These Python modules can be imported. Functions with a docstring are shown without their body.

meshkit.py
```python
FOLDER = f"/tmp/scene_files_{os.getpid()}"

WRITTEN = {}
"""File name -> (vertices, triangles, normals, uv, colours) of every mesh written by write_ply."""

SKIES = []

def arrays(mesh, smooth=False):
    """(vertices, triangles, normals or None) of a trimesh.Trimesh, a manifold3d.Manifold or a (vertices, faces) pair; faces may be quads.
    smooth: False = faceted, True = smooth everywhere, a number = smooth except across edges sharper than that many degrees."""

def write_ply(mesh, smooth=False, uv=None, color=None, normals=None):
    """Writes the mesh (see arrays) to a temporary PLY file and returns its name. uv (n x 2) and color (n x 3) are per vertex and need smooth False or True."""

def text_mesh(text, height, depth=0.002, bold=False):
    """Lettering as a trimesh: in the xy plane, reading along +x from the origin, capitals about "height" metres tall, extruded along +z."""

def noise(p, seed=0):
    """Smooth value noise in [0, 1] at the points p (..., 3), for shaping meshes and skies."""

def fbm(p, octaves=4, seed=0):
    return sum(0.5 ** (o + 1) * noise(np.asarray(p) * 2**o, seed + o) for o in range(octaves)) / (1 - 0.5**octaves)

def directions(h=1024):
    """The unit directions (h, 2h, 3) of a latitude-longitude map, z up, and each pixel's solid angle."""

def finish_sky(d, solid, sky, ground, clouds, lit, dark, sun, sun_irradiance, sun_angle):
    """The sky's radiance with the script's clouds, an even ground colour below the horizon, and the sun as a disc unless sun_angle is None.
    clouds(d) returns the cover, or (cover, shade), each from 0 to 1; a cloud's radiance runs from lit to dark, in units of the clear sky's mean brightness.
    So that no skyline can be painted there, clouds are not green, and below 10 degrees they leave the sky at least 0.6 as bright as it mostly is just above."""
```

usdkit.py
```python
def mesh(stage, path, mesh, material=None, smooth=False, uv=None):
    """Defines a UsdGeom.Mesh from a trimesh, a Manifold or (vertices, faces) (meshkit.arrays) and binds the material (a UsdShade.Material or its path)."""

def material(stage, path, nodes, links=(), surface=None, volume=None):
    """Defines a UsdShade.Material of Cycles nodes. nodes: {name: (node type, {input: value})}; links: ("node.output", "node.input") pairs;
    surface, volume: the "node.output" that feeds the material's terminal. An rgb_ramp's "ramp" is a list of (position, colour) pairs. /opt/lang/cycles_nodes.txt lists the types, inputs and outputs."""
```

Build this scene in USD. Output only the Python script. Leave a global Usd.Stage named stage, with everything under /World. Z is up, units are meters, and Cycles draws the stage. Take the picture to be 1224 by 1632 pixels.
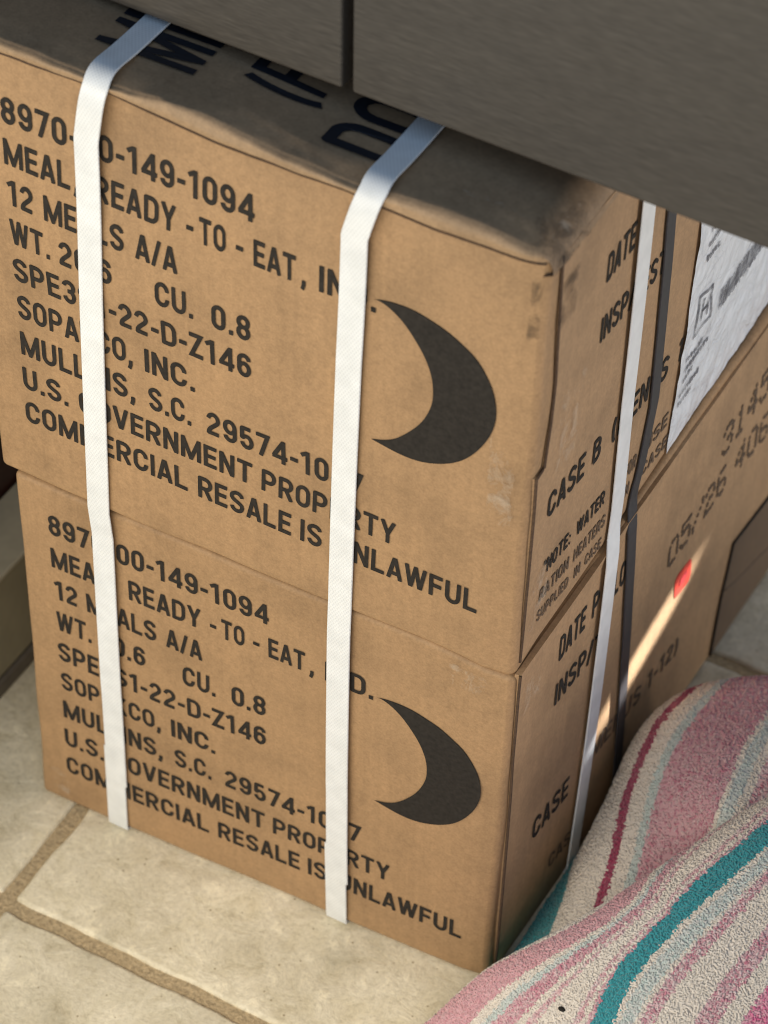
import math
import numpy as np
import trimesh
import usdkit
import meshkit
from scipy.interpolate import CubicSpline
from shapely.geometry import LineString, Polygon, box as sbox
from shapely.ops import unary_union
from pxr import Usd, UsdGeom, UsdLux, UsdShade, Gf, Sdf

stage = Usd.Stage.CreateInMemory()
UsdGeom.SetStageUpAxis(stage, "Z")
UsdGeom.SetStageMetersPerUnit(stage, 1.0)
UsdGeom.Xform.Define(stage, "/World")
UsdGeom.Scope.Define(stage, "/World/Looks")
rng = np.random.default_rng(7)

# ------------------------------------------------------------------ camera
CAM_M = np.array([[0.8768613772059828, 0.48049525754222855, 0.015441264321765874],
                  [0.3430288871388325, -0.6028481030144168, -0.7203508501280561],
                  [-0.3368164303485228, 0.6369446382310996, -0.6934379713254333]])   # right, down, forward
CAM_C = np.array([0.5286315214110932, -0.6484589703625891, 0.9890169987527686])
CAM_F = 4063.78 / 1224
cam = UsdGeom.Camera.Define(stage, "/World/camera")
r_, u_, b_ = CAM_M[0], -CAM_M[1], -CAM_M[2]
cam.AddTransformOp().Set(Gf.Matrix4d(*r_, 0, *u_, 0, *b_, 0, *CAM_C, 1))
cam.CreateHorizontalApertureAttr(24.0)
cam.CreateVerticalApertureAttr(32.0)
cam.CreateFocalLengthAttr(24.0 * CAM_F)
cam.CreateClippingRangeAttr((0.02, 100.0))
cam.CreateFocusDistanceAttr(1.06)
cam.CreateFStopAttr(11.0)
cam.CreateExposureAttr(0.0)

# ------------------------------------------------------------------ light
LK = "/World/Looks/"
AMB = 0.42
usdkit.material(stage, LK + "room_air", {"bg": ("background_shader", {"color": (0.60, 0.86, 1.26), "strength": AMB})}, surface="bg.background")
dome = UsdLux.DomeLight.Define(stage, "/World/sky")
dome.CreateIntensityAttr(1.0)
UsdShade.MaterialBindingAPI.Apply(dome.GetPrim()).Bind(UsdShade.Material.Get(stage, LK + "room_air"))


def aim(prim, pos, target, up=(0, 0, 1)):
    z = np.array(pos, float) - np.array(target, float); z /= np.linalg.norm(z)
    x = np.cross(up, z); x /= np.linalg.norm(x); y = np.cross(z, x)
    prim.AddTransformOp().Set(Gf.Matrix4d(*x, 0, *y, 0, *z, 0, *map(float, pos), 1))


def rect_light(name, pos, target, w, hgt, inten, color):
    l = UsdLux.RectLight.Define(stage, "/World/" + name)
    l.CreateWidthAttr(w); l.CreateHeightAttr(hgt); l.CreateIntensityAttr(inten); l.CreateColorAttr(Gf.Vec3f(*color))
    aim(l, pos, target)
    return l


# an added warm lamp strip in front, kept below the carton top, a cool dimmer one from the right, a thread of sun from behind
rect_light("front_light", (-0.05, -0.52, 0.388), (0.0, 0.0, 0.34), 1.1, 0.09, 14.8, (1.0, 0.885, 0.685))
rect_light("side_light", (1.45, 0.40, 0.290), (0.25, 0.17, 0.18), 0.7, 0.24, 14.5, (1.0, 0.93, 0.86))
lampl = UsdLux.SphereLight.Define(stage, "/World/floor_fill")  # added fill spot that brightens floor and towel, no such lamp seen
lampl.CreateRadiusAttr(0.10); lampl.CreateIntensityAttr(56.0); lampl.CreateColorAttr(Gf.Vec3f(1.0, 0.90, 0.70))
lsh = UsdLux.ShapingAPI.Apply(lampl.GetPrim()); lsh.CreateShapingConeAngleAttr(14.0); lsh.CreateShapingConeSoftnessAttr(0.6)
aim(lampl, (0.10, -0.60, 1.15), (0.17, -0.222, 0.0))
sp = UsdLux.SphereLight.Define(stage, "/World/sun_thread")
sp.CreateRadiusAttr(0.01); sp.CreateIntensityAttr(400000.0); sp.CreateColorAttr(Gf.Vec3f(0.98, 0.97, 0.95))
sh = UsdLux.ShapingAPI.Apply(sp.GetPrim()); sh.CreateShapingConeAngleAttr(0.54); sh.CreateShapingConeSoftnessAttr(1.0)
aim(sp, (0.40, 0.82, 0.255), (0.2515, 0.155, 0.1000))


# ------------------------------------------------------------------ helpers for prims
used = {}


def numbered(parent, name):
    k = (parent, name); n = used.get(k, 0); used[k] = n + 1
    return name if n == 0 else f"{name}_{n:03d}"


def tag(p, label=None, cat=None, group=None, kind=None):
    for k, v in (("label", label), ("category", cat), ("group", group), ("kind", kind)):
        if v:
            p.SetCustomDataByKey(k, v)
    return p


origin = {}


def thing(name, loc, label=None, cat=None, group=None, kind=None):
    path = "/World/" + numbered("/World", name)
    x = UsdGeom.Xform.Define(stage, path); x.AddTranslateOp().Set(Gf.Vec3d(*map(float, loc)))
    origin[path] = np.array(loc, float)
    return tag(x.GetPrim(), label, cat, group, kind)


def part(name, mesh, mat, parent, smooth=30, uv=None, kind=None, label=None):
    """mesh is in world coordinates; it is stored relative to its thing."""
    pp = str(parent.GetPath()); top = "/".join(pp.split("/")[:3])
    v, f = (np.asarray(mesh.vertices), np.asarray(mesh.faces)) if hasattr(mesh, "vertices") else (np.asarray(mesh[0]), np.asarray(mesh[1]))
    v = v - origin[top]
    m = trimesh.Trimesh(v, f, process=False)
    path = pp + "/" + numbered(pp, name)
    g = usdkit.mesh(stage, path, m, LK + mat, smooth=smooth, uv=uv)
    return tag(g.GetPrim(), label, None, None, kind)


def cat(ms):
    return trimesh.util.concatenate([m if hasattr(m, "vertices") else trimesh.Trimesh(m[0], m[1], process=False) for m in ms])


# ------------------------------------------------------------------ materials
def cardboard(name, base, scuff=0.5):
    """kraft board: fibre speckle, faint flutes, blotches, pale scuffs and dark rub marks"""
    b = np.array(base)
    usdkit.material(stage, LK + name, {
        "g": ("geometry", {}),
        "fib": ("noise_texture", {"scale": 900.0, "detail": 4.0, "roughness": 0.7}),
        "blo": ("noise_texture", {"scale": 22.0, "detail": 4.0, "roughness": 0.6}),
        "mfl": ("mapping", {"scale": (260.0, 260.0, 5.0)}),
        "flu": ("noise_texture", {"scale": 1.0, "detail": 2.0}),
        "scm": ("mapping", {"scale": (60.0, 60.0, 60.0), "rotation": (0.4, 0.7, 0.3)}),
        "scn": ("noise_texture", {"scale": 1.0, "detail": 9.0, "roughness": 0.72, "distortion": 1.2}),
        "fi2": ("noise_texture", {"scale": 330.0, "detail": 3.0, "roughness": 0.6}), "r2": ("rgb_ramp", {"ramp": [(0.3, (0.91, 0.905, 0.90)), (0.5, (1, 1, 1)), (0.7, (1.07, 1.07, 1.07))]}), "m0": ("mix_color", {"blend_type": "multiply", "fac": 1.0}),
        "rf": ("rgb_ramp", {"ramp": [(0.28, b * 0.84), (0.5, b), (0.72, b * 1.16)]}),
        "rb": ("rgb_ramp", {"ramp": [(0.3, (0.80, 0.80, 0.80)), (0.5, (1, 1, 1)), (0.7, (1.08, 1.07, 1.06))]}),
        "rl": ("rgb_ramp", {"ramp": [(0.3, (0.95, 0.95, 0.95)), (0.7, (1.04, 1.04, 1.04))]}),
        "rs": ("rgb_ramp", {"ramp": [(0.66, (0, 0, 0)), (0.78, (scuff, scuff, scuff))]}),
        "m1": ("mix_color", {"blend_type": "multiply", "fac": 1.0}),
        "m2": ("mix_color", {"blend_type": "multiply", "fac": 1.0}),
        "m3": ("mix_color", {"b": tuple(np.minimum(b * 1.25 + 0.05, 0.8))}),
        "bu": ("bump", {"strength": 0.25, "distance": 0.0006}),
        "p": ("principled_bsdf", {"roughness": 0.62, "specular_ior_level": 0.35}),
    }, [("g.position", "fib.vector"), ("g.position", "blo.vector"), ("g.position", "mfl.vector"), ("mfl.vector", "flu.vector"),
        ("g.position", "scm.vector"), ("scm.vector", "scn.vector"), ("fib.fac", "rf.fac"), ("blo.fac", "rb.fac"), ("flu.fac", "rl.fac"),
        ("scn.fac", "rs.fac"), ("g.position", "fi2.vector"), ("fi2.fac", "r2.fac"), ("rf.color", "m0.a"), ("r2.color", "m0.b"), ("m0.result", "m1.a"), ("rb.color", "m1.b"), ("m1.result", "m2.a"), ("rl.color", "m2.b"), ("m2.result", "m3.a"),
        ("rs.color", "m3.fac"), ("m3.result", "p.base_color"), ("fib.fac", "bu.height"), ("bu.normal", "p.normal")], surface="p.BSDF")


def speckled(name, base, var=0.12, scale=300.0, rough=0.6, bump=0.1, dist=0.0005, spec=0.4, extra=None):
    b = np.array(base)
    usdkit.material(stage, LK + name, {
        "g": ("geometry", {}), "n": ("noise_texture", {"scale": scale, "detail": 4.0, "roughness": 0.65}),
        "r": ("rgb_ramp", {"ramp": [(0.3, b * (1 - var)), (0.7, b * (1 + var))]}),
        "bu": ("bump", {"strength": bump, "distance": dist}),
        "p": ("principled_bsdf", {"roughness": rough, "specular_ior_level": spec, **(extra or {})}),
    }, [("g.position", "n.vector"), ("n.fac", "r.fac"), ("r.color", "p.base_color"), ("n.fac", "bu.height"), ("bu.normal", "p.normal")], surface="p.BSDF")


cardboard("kraft", (0.372, 0.226, 0.112), 0.3)
cardboard("kraft_side", (0.40, 0.25, 0.132), 0.5)
cardboard("kraft_top", (0.35, 0.232, 0.132), 0.35)
cardboard("kraft_edge", (0.50, 0.33, 0.18), 0.2)
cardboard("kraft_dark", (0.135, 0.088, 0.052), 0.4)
speckled("ink", (0.026, 0.022, 0.018), 0.3, 420.0, 0.8, 0.05, spec=0.2)
speckled("ink_blue", (0.008, 0.010, 0.016), 0.2, 700.0, 0.6, 0.05)
speckled("ink_faded", (0.115, 0.075, 0.045), 0.35, 900.0, 0.7, 0.05)
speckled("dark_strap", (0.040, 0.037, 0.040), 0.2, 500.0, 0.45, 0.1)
speckled("raw_edge", (0.085, 0.05, 0.028), 0.3, 600.0, 0.9, 0.2)
speckled("red_dark", (0.42, 0.020, 0.022), 0.4, 300.0, 0.6, 0.05)
speckled("red_paper", (0.52, 0.040, 0.020), 0.25, 150.0, 0.55, 0.05)
speckled("grout", (0.44, 0.335, 0.20), 0.35, 420.0, 0.95, 0.8, 0.002, 0.2)
speckled("ledge_paint", (0.40, 0.35, 0.25), 0.10, 60.0, 0.5, 0.1)
speckled("ledge_shaded", (0.27, 0.235, 0.150), 0.10, 60.0, 0.55, 0.1)  # the ledge colour darkened to olive, shade painted on its upright face
speckled("dark_shoe", (0.12, 0.10, 0.075), 0.15, 120.0, 0.6, 0.1)
speckled("dirt_scuff", (0.075, 0.062, 0.05), 0.3, 400.0, 0.9, 0.1)

# woven polypropylene strap: fine diagonal weave
def strap_mat(name, wv):
  usdkit.material(stage, LK + name, {
    "g": ("geometry", {}),
    "ma": ("mapping", {"rotation": (0.0, 0.0, 0.0)}),
    "va": ("vector_math", {"math_type": "dot_product", "vector2": (650.0, 420.0, 420.0)}),
    "vb": ("vector_math", {"math_type": "dot_product", "vector2": (650.0, -420.0, -420.0)}),
    "sa": ("math", {"math_type": "sine"}), "sb": ("math", {"math_type": "sine"}),
    "ka": ("math", {"math_type": "multiply", "value2": 6.283}), "kb": ("math", {"math_type": "multiply", "value2": 6.283}),
    "mx": ("math", {"math_type": "maximum"}),
    "n": ("noise_texture", {"scale": 120.0, "detail": 4.0}),
    "r": ("rgb_ramp", {"ramp": [(0.3, (0.76, 0.77, 0.76)), (0.7, (0.86, 0.87, 0.86))]}),
    "w": ("rgb_ramp", {"ramp": [(0.0, (1 - 0.14 * wv,) * 3), (0.6, (1, 1, 1))]}),
    "mm": ("mix_color", {"blend_type": "multiply", "fac": 0.8}),
    "bu": ("bump", {"strength": 0.15 * wv + 0.001, "distance": 0.0003}),
    "p": ("principled_bsdf", {"roughness": 0.38, "specular_ior_level": 0.5}),
}, [("g.position", "va.vector1"), ("g.position", "vb.vector1"), ("va.value", "ka.value1"), ("vb.value", "kb.value1"), ("ka.value", "sa.value1"), ("kb.value", "sb.value1"),
    ("sa.value", "mx.value1"), ("sb.value", "mx.value2"), ("g.position", "n.vector"), ("n.fac", "r.fac"), ("mx.value", "w.fac"), ("r.color", "mm.a"), ("w.color", "mm.b"),
    ("mm.result", "p.base_color"), ("mx.value", "bu.height"), ("bu.normal", "p.normal")], surface="p.BSDF")


strap_mat("white_strap", 1.0)
strap_mat("plain_strap", 0.05)

# dark grey-brown wood laminate, grain along x
usdkit.material(stage, LK + "grey_wood", {
    "g": ("geometry", {}), "m": ("mapping", {"scale": (26.0, 520.0, 520.0)}), "n": ("noise_texture", {"scale": 1.0, "detail": 7.0, "roughness": 0.68, "distortion": 0.6}),
    "m2": ("mapping", {"scale": (3.0, 20.0, 20.0)}), "n2": ("noise_texture", {"scale": 1.0, "detail": 3.0}),
    "mf": ("mapping", {"scale": (120.0, 1500.0, 1500.0)}), "nf": ("noise_texture", {"scale": 1.0, "detail": 3.0}),
    "r": ("rgb_ramp", {"ramp": [(0.25, (0.046, 0.039, 0.032)), (0.5, (0.058, 0.050, 0.041)), (0.78, (0.074, 0.064, 0.053))]}),
    "r2": ("rgb_ramp", {"ramp": [(0.3, (0.86, 0.86, 0.88)), (0.7, (1.08, 1.07, 1.04))]}),
    "rf": ("rgb_ramp", {"ramp": [(0.3, (0.78, 0.78, 0.78)), (0.7, (1.2, 1.2, 1.2))]}),
    "mm": ("mix_color", {"blend_type": "multiply", "fac": 1.0}), "m3": ("mix_color", {"blend_type": "multiply", "fac": 1.0}),
    "bu": ("bump", {"strength": 0.2, "distance": 0.0006}),
    "p": ("principled_bsdf", {"roughness": 0.5, "specular_ior_level": 0.35}),
}, [("g.position", "m.vector"), ("m.vector", "n.vector"), ("g.position", "m2.vector"), ("m2.vector", "n2.vector"), ("g.position", "mf.vector"), ("mf.vector", "nf.vector"), ("n.fac", "r.fac"), ("n2.fac", "r2.fac"), ("nf.fac", "rf.fac"),
    ("r.color", "mm.a"), ("r2.color", "mm.b"), ("mm.result", "m3.a"), ("rf.color", "m3.b"), ("m3.result", "p.base_color"), ("n.fac", "bu.height"), ("bu.normal", "p.normal")], surface="p.BSDF")
usdkit.material(stage, LK + "red_wood", {
    "g": ("geometry", {}), "m": ("mapping", {"scale": (60.0, 6.0, 60.0)}), "n": ("noise_texture", {"scale": 1.0, "detail": 5.0}),
    "r": ("rgb_ramp", {"ramp": [(0.3, (0.018, 0.007, 0.005)), (0.7, (0.05, 0.018, 0.012))]}), "p": ("principled_bsdf", {"roughness": 0.45})},
    [("g.position", "m.vector"), ("m.vector", "n.vector"), ("n.fac", "r.fac"), ("r.color", "p.base_color")], surface="p.BSDF")


# beige stone-look tile: mottled, flecked, pitted
def tile_mat(name, tint):
    t = np.array(tint)
    usdkit.material(stage, LK + name, {
        "g": ("geometry", {}),
        "a": ("noise_texture", {"scale": 13.0, "detail": 8.0, "roughness": 0.66, "distortion": 0.35}),
        "b": ("noise_texture", {"scale": 62.0, "detail": 8.0, "roughness": 0.72, "distortion": 0.5}),
        "c": ("noise_texture", {"scale": 420.0, "detail": 4.0, "roughness": 0.7}),
        "v": ("voronoi_texture", {"scale": 130.0}),
        "ra": ("rgb_ramp", {"ramp": [(0.30, t * (0.62, 0.62, 0.60)), (0.45, t * (0.86, 0.85, 0.83)), (0.58, t), (0.75, t * (1.10, 1.09, 1.06))]}),
        "rb": ("rgb_ramp", {"ramp": [(0.28, (0.66, 0.63, 0.56)), (0.42, (0.93, 0.92, 0.88)), (0.56, (1.0, 1.0, 1.0)), (0.66, (1.20, 1.20, 1.18))]}),
        "rc": ("rgb_ramp", {"ramp": [(0.28, (0.80, 0.79, 0.76)), (0.5, (1, 1, 1)), (0.72, (1.10, 1.10, 1.09))]}),
        "rv": ("rgb_ramp", {"ramp": [(0.05, (0.40, 0.34, 0.26)), (0.10, (1, 1, 1))]}),
        "m1": ("mix_color", {"blend_type": "multiply", "fac": 1.0}), "m2": ("mix_color", {"blend_type": "multiply", "fac": 1.0}), "m3": ("mix_color", {"blend_type": "multiply", "fac": 0.8}),
        "bu": ("bump", {"strength": 0.7, "distance": 0.002}),
        "p": ("principled_bsdf", {"roughness": 0.48, "specular_ior_level": 0.35}),
    }, [("g.position", "a.vector"), ("g.position", "b.vector"), ("g.position", "c.vector"), ("g.position", "v.vector"), ("a.fac", "ra.fac"), ("b.fac", "rb.fac"), ("c.fac", "rc.fac"), ("v.distance", "rv.fac"),
        ("ra.color", "m1.a"), ("rb.color", "m1.b"), ("m1.result", "m2.a"), ("rc.color", "m2.b"), ("m2.result", "m3.a"), ("rv.color", "m3.b"), ("m3.result", "p.base_color"),
        ("b.fac", "bu.height"), ("bu.normal", "p.normal")], surface="p.BSDF")


tile_mat("tile_beige", (0.76, 0.675, 0.505))
tile_mat("tile_grey", (0.73, 0.655, 0.50))

# crinkled white film over a shipping label: smeared grey print showing through
usdkit.material(stage, LK + "label_film", {
    "g": ("geometry", {}), "m": ("mapping", {"scale": (30.0, 26.0, 75.0), "rotation": (0.35, 0.0, 0.0)}), "n": ("noise_texture", {"scale": 1.0, "detail": 7.0, "roughness": 0.7, "distortion": 1.5}),
    "r": ("rgb_ramp", {"ramp": [(0.30, (0.44, 0.45, 0.48)), (0.38, (0.76, 0.78, 0.82)), (0.46, (0.90, 0.93, 0.97))]}),
    "n2": ("noise_texture", {"scale": 75.0, "detail": 5.0, "distortion": 2.0}),
    "bu": ("bump", {"strength": 0.8, "distance": 0.004}),
    "p": ("principled_bsdf", {"roughness": 0.35, "specular_ior_level": 0.5, "coat_weight": 0.6, "coat_roughness": 0.12})},
    [("g.position", "m.vector"), ("m.vector", "n.vector"), ("n.fac", "r.fac"), ("r.color", "p.base_color"), ("g.position", "n2.vector"), ("n2.fac", "bu.height"), ("bu.normal", "p.normal")], surface="p.BSDF")


# ---- rubbed and scuffed spots
def rub(name, col, scale, lo_, hi_, k):
    usdkit.material(stage, LK + name, {
        "g": ("geometry", {}), "m": ("mapping", {"scale": scale}), "n": ("noise_texture", {"scale": 1.0, "detail": 8.0, "roughness": 0.75, "distortion": 0.8}),
        "uv": ("uvmap", {"attribute": "st"}), "s": ("separate_xyz", {}), "mu": ("math", {"math_type": "multiply"}),
        "r": ("rgb_ramp", {"ramp": [(lo_, (0, 0, 0)), (hi_, (k, k, k))]}), "bw": ("rgb_to_bw", {}),
        "t": ("transparent_bsdf", {}), "p": ("principled_bsdf", {"base_color": col, "roughness": 0.85, "specular_ior_level": 0.1}), "mc": ("mix_closure", {})},
        [("g.position", "m.vector"), ("m.vector", "n.vector"), ("uv.UV", "s.vector"), ("n.fac", "mu.value1"), ("s.x", "mu.value2"), ("mu.value", "r.fac"), ("r.color", "bw.color"), ("bw.val", "mc.fac"), ("t.BSDF", "mc.closure1"), ("p.BSDF", "mc.closure2")], surface="mc.closure")


rub("label_print", (0.17, 0.17, 0.185), (90.0, 60.0, 130.0), 0.36, 0.62, 0.85)
rub("grime_shade", (0.05, 0.042, 0.035), (70.0, 70.0, 45.0), 0.42, 0.66, 0.7)
rub("grime_soft", (0.055, 0.05, 0.046), (150.0, 110.0, 150.0), 0.34, 0.60, 0.55)
rub("pale_scuff", (0.62, 0.52, 0.40), (110.0, 90.0, 60.0), 0.48, 0.66, 0.42)


def stripes(name, ramp, heather):
    """terry: colour from the woven stripe (st.x), per-loop heathering (st.y)"""
    usdkit.material(stage, LK + name, {
        "uv": ("uvmap", {"attribute": "st"}), "s": ("separate_xyz", {}),
        "r": ("rgb_ramp", {"ramp": ramp, "interpolate": False}), "h": ("rgb_ramp", {"ramp": heather, "interpolate": False}),
        "sub": ("math", {"math_type": "subtract", "value2": 0.5}), "mul": ("math", {"math_type": "multiply", "value2": 0.008}), "add": ("math", {"math_type": "add"}),
        "lt": ("math", {"math_type": "multiply", "use_clamp": True}), "l2": ("math", {"math_type": "multiply", "value2": 1.9}),
        "bw": ("rgb_to_bw", {}),
        "mx": ("mix_color", {"b": (0.72, 0.64, 0.60)}),
        "vr": ("rgb_ramp", {"ramp": [(0.0, (0.92, 0.92, 0.92)), (0.5, (1.0, 1.0, 1.0)), (1.0, (1.08, 1.08, 1.08))]}),
        "fr": ("math", {"math_type": "fraction"}), "f7": ("math", {"math_type": "multiply", "value2": 7.31}),
        "vm": ("mix_color", {"blend_type": "multiply", "fac": 1.0}),
        "p": ("principled_bsdf", {"roughness": 0.9, "specular_ior_level": 0.15, "sheen_weight": 0.35, "sheen_roughness": 0.5}),
    }, [("uv.UV", "s.vector"), ("s.y", "sub.value1"), ("sub.value", "mul.value1"), ("mul.value", "add.value1"), ("s.x", "add.value2"), ("add.value", "r.fac"), ("add.value", "h.fac"),
        ("h.color", "bw.color"), ("s.y", "l2.value1"), ("l2.value", "lt.value1"), ("bw.val", "lt.value2"), ("r.color", "mx.a"), ("lt.value", "mx.fac"), ("s.y", "f7.value1"), ("f7.value", "fr.value1"), ("fr.value", "vr.fac"),
        ("mx.result", "vm.a"), ("vr.color", "vm.b"), ("vm.result", "p.base_color")], surface="p.BSDF")


PINK, ROSE, RED = (0.55, 0.20, 0.26), (0.62, 0.31, 0.34), (0.33, 0.030, 0.085)
CREAM, TEAL, MINT, HOT = (0.74, 0.66, 0.57), (0.045, 0.30, 0.33), (0.50, 0.58, 0.54), (0.66, 0.13, 0.28)
G = lambda x: (x, x, x)
# stops are (position where the colour starts, colour) with a searchsorted ramp: a colour holds up to and including its own stop
# (where the stripe ends, colour, share of cream loops in it)
FRONT = [(0.035, CREAM, 0), (0.160, ROSE, .12), (0.190, CREAM, .0), (0.217, MINT, .3), (0.275, PINK, .35), (0.300, CREAM, 0), (0.325, ROSE, .45), (0.415, CREAM, 0), (0.432, ROSE, .45), (0.450, CREAM, 0), (0.466, PINK, .45), (0.530, TEAL, 0),
         (0.548, CREAM, 0), (0.585, MINT, .35), (0.598, CREAM, 0), (0.635, PINK, .5), (0.735, CREAM, 0), (0.80, PINK, .45), (0.862, CREAM, 0), (0.94, HOT, .3), (1.0, PINK, .4)]
BACK = [(0.14, TEAL, 0), (0.340, CREAM, .0), (0.380, RED, .05), (0.44, CREAM, 0), (0.475, MINT, .2), (0.72, PINK, .33), (0.74, CREAM, .0), (0.79, MINT, .3), (0.83, CREAM, 0), (0.90, PINK, .5), (1.0, CREAM, 0)]
starts = lambda L, k: [(L[i - 1][0] if i else 0.0, L[i][k] if k == 1 else G(L[i][k])) for i in range(len(L))]
stripes("terry_front", starts(FRONT, 1), starts(FRONT, 2))
stripes("terry_back", starts(BACK, 1), starts(BACK, 2))


# ------------------------------------------------------------------ cartons: box coordinates -> world
W, D, H = 0.2510, 0.42, 0.22


class Carton:
    def __init__(self, corners, bulge):
        self.c = np.array(corners, float).reshape(2, 2, 2, 3)   # [x][y][z]
        self.b = bulge

    def __call__(self, p):
        """p: box coordinates in metres (x 0..W, y 0..D, z 0..H), values outside extrapolate"""
        p = np.asarray(p, float); a, b, c = p[..., 0] / W, p[..., 1] / D, p[..., 2] / H
        out = 0
        for i in (0, 1):
            for j in (0, 1):
                for k in (0, 1):
                    w = (a if i else 1 - a) * (b if j else 1 - b) * (c if k else 1 - c)
                    out = out + w[..., None] * self.c[i, j, k]
        hump = lambda t: np.sin(np.pi * np.clip(t, 0, 1))
        out = out.copy()
        out[..., 1] += self.b[2] * np.clip((p[..., 0] - (W - 0.013)) / 0.013, 0, 1.1) ** 2 * np.clip(1 - p[..., 1] / 0.012, 0, 1.2)
        out[..., 1] -= self.b[0] * hump(a) * hump(c) * np.clip(1 - 3 * b, 0, 1)
        out[..., 0] += self.b[1] * hump(b) * hump(c) * np.clip(3 * a - 2, 0, 1)
        return out


RU = np.array([[0.9998, -0.0094, 0.0152], [0.0094, 1.0, 0.0009], [-0.0152, -0.0007, 0.9999]])
TU = np.array([-0.0043, -0.0018, 0.2216])
upper = Carton([[[RU @ (np.array([i * W, j * D, k * H])) + TU for k in (0, 1)] for j in (0, 1)] for i in (0, 1)], (0.0015, 0.0012, 0.0042))
lower = Carton([[[(-0.0032, -0.0018, 0.0), (0.0007, 0.0, 0.2195)], [(-0.001, D, 0.0), (0.0, D, 0.2195)]],
                [[(0.2439, 0.0042, 0.0), (0.2486, 0.0, 0.2190)], [(0.2560, D, 0.0), (0.2520, D, 0.2190)]]], (0.0012, 0.0010, 0.0030))
# ---- CALIBRATION MARK


def edge_steps(L, r, n):
    e = [0, r * 0.3, r * 0.65, r]
    return np.unique(np.r_[e, np.linspace(r, L - r, n), L - np.array(e)])


def rounded_box(lo, hi, r, n=(14, 14, 14)):
    lo, hi = np.array(lo, float), np.array(hi, float); L = hi - lo
    st = [edge_steps(L[k], r, n[k]) for k in range(3)]
    parts = []
    for ax in range(3):
        i, j = [k for k in range(3) if k != ax]
        A, B = np.meshgrid(st[i], st[j], indexing="ij"); na, nb = A.shape
        for side in (0, 1):
            P = np.zeros((na * nb, 3)); P[:, i], P[:, j], P[:, ax] = A.ravel(), B.ravel(), side * L[ax]
            q = np.clip(P, r, L - r); d = P - q; ln = np.linalg.norm(d, axis=1, keepdims=True)
            P = q + d / np.maximum(ln, 1e-9) * r
            idx = np.arange(na * nb).reshape(na, nb)
            f = np.vstack([np.c_[idx[:-1, :-1].ravel(), idx[1:, :-1].ravel(), idx[1:, 1:].ravel()], np.c_[idx[:-1, :-1].ravel(), idx[1:, 1:].ravel(), idx[:-1, 1:].ravel()]])
            flip = (side == 0) ^ (ax == 1)
            parts.append(trimesh.Trimesh(P + lo, f[:, ::-1] if flip else f, process=False))
    m = trimesh.util.concatenate(parts); m.merge_vertices(digits_vertex=7)
    return m


def dent(v, amp, sc, seed):
    n = np.stack([meshkit.fbm(v * sc + 31 * k, 3, seed + k) - 0.5 for k in range(3)], -1)
    return v + amp * n


def slab_from_polygon(poly, thick, ax, level, mapping, cell=0.012, seed=1, inward=True):
    """a sheet of board with the outline poly (in the two coordinates other than ax), its outer face at level, thickness inwards"""
    m = trimesh.creation.extrude_polygon(poly, thick, engine="earcut")
    m = m.subdivide_to_size(cell)
    v = np.zeros_like(m.vertices); i, j = [k for k in range(3) if k != ax]
    v[:, i], v[:, j], v[:, ax] = m.vertices[:, 0], m.vertices[:, 1], level - thick + m.vertices[:, 2]
    f = m.faces if ax != 1 else m.faces[:, ::-1]
    return trimesh.Trimesh(mapping(v), f, process=False)


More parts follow.
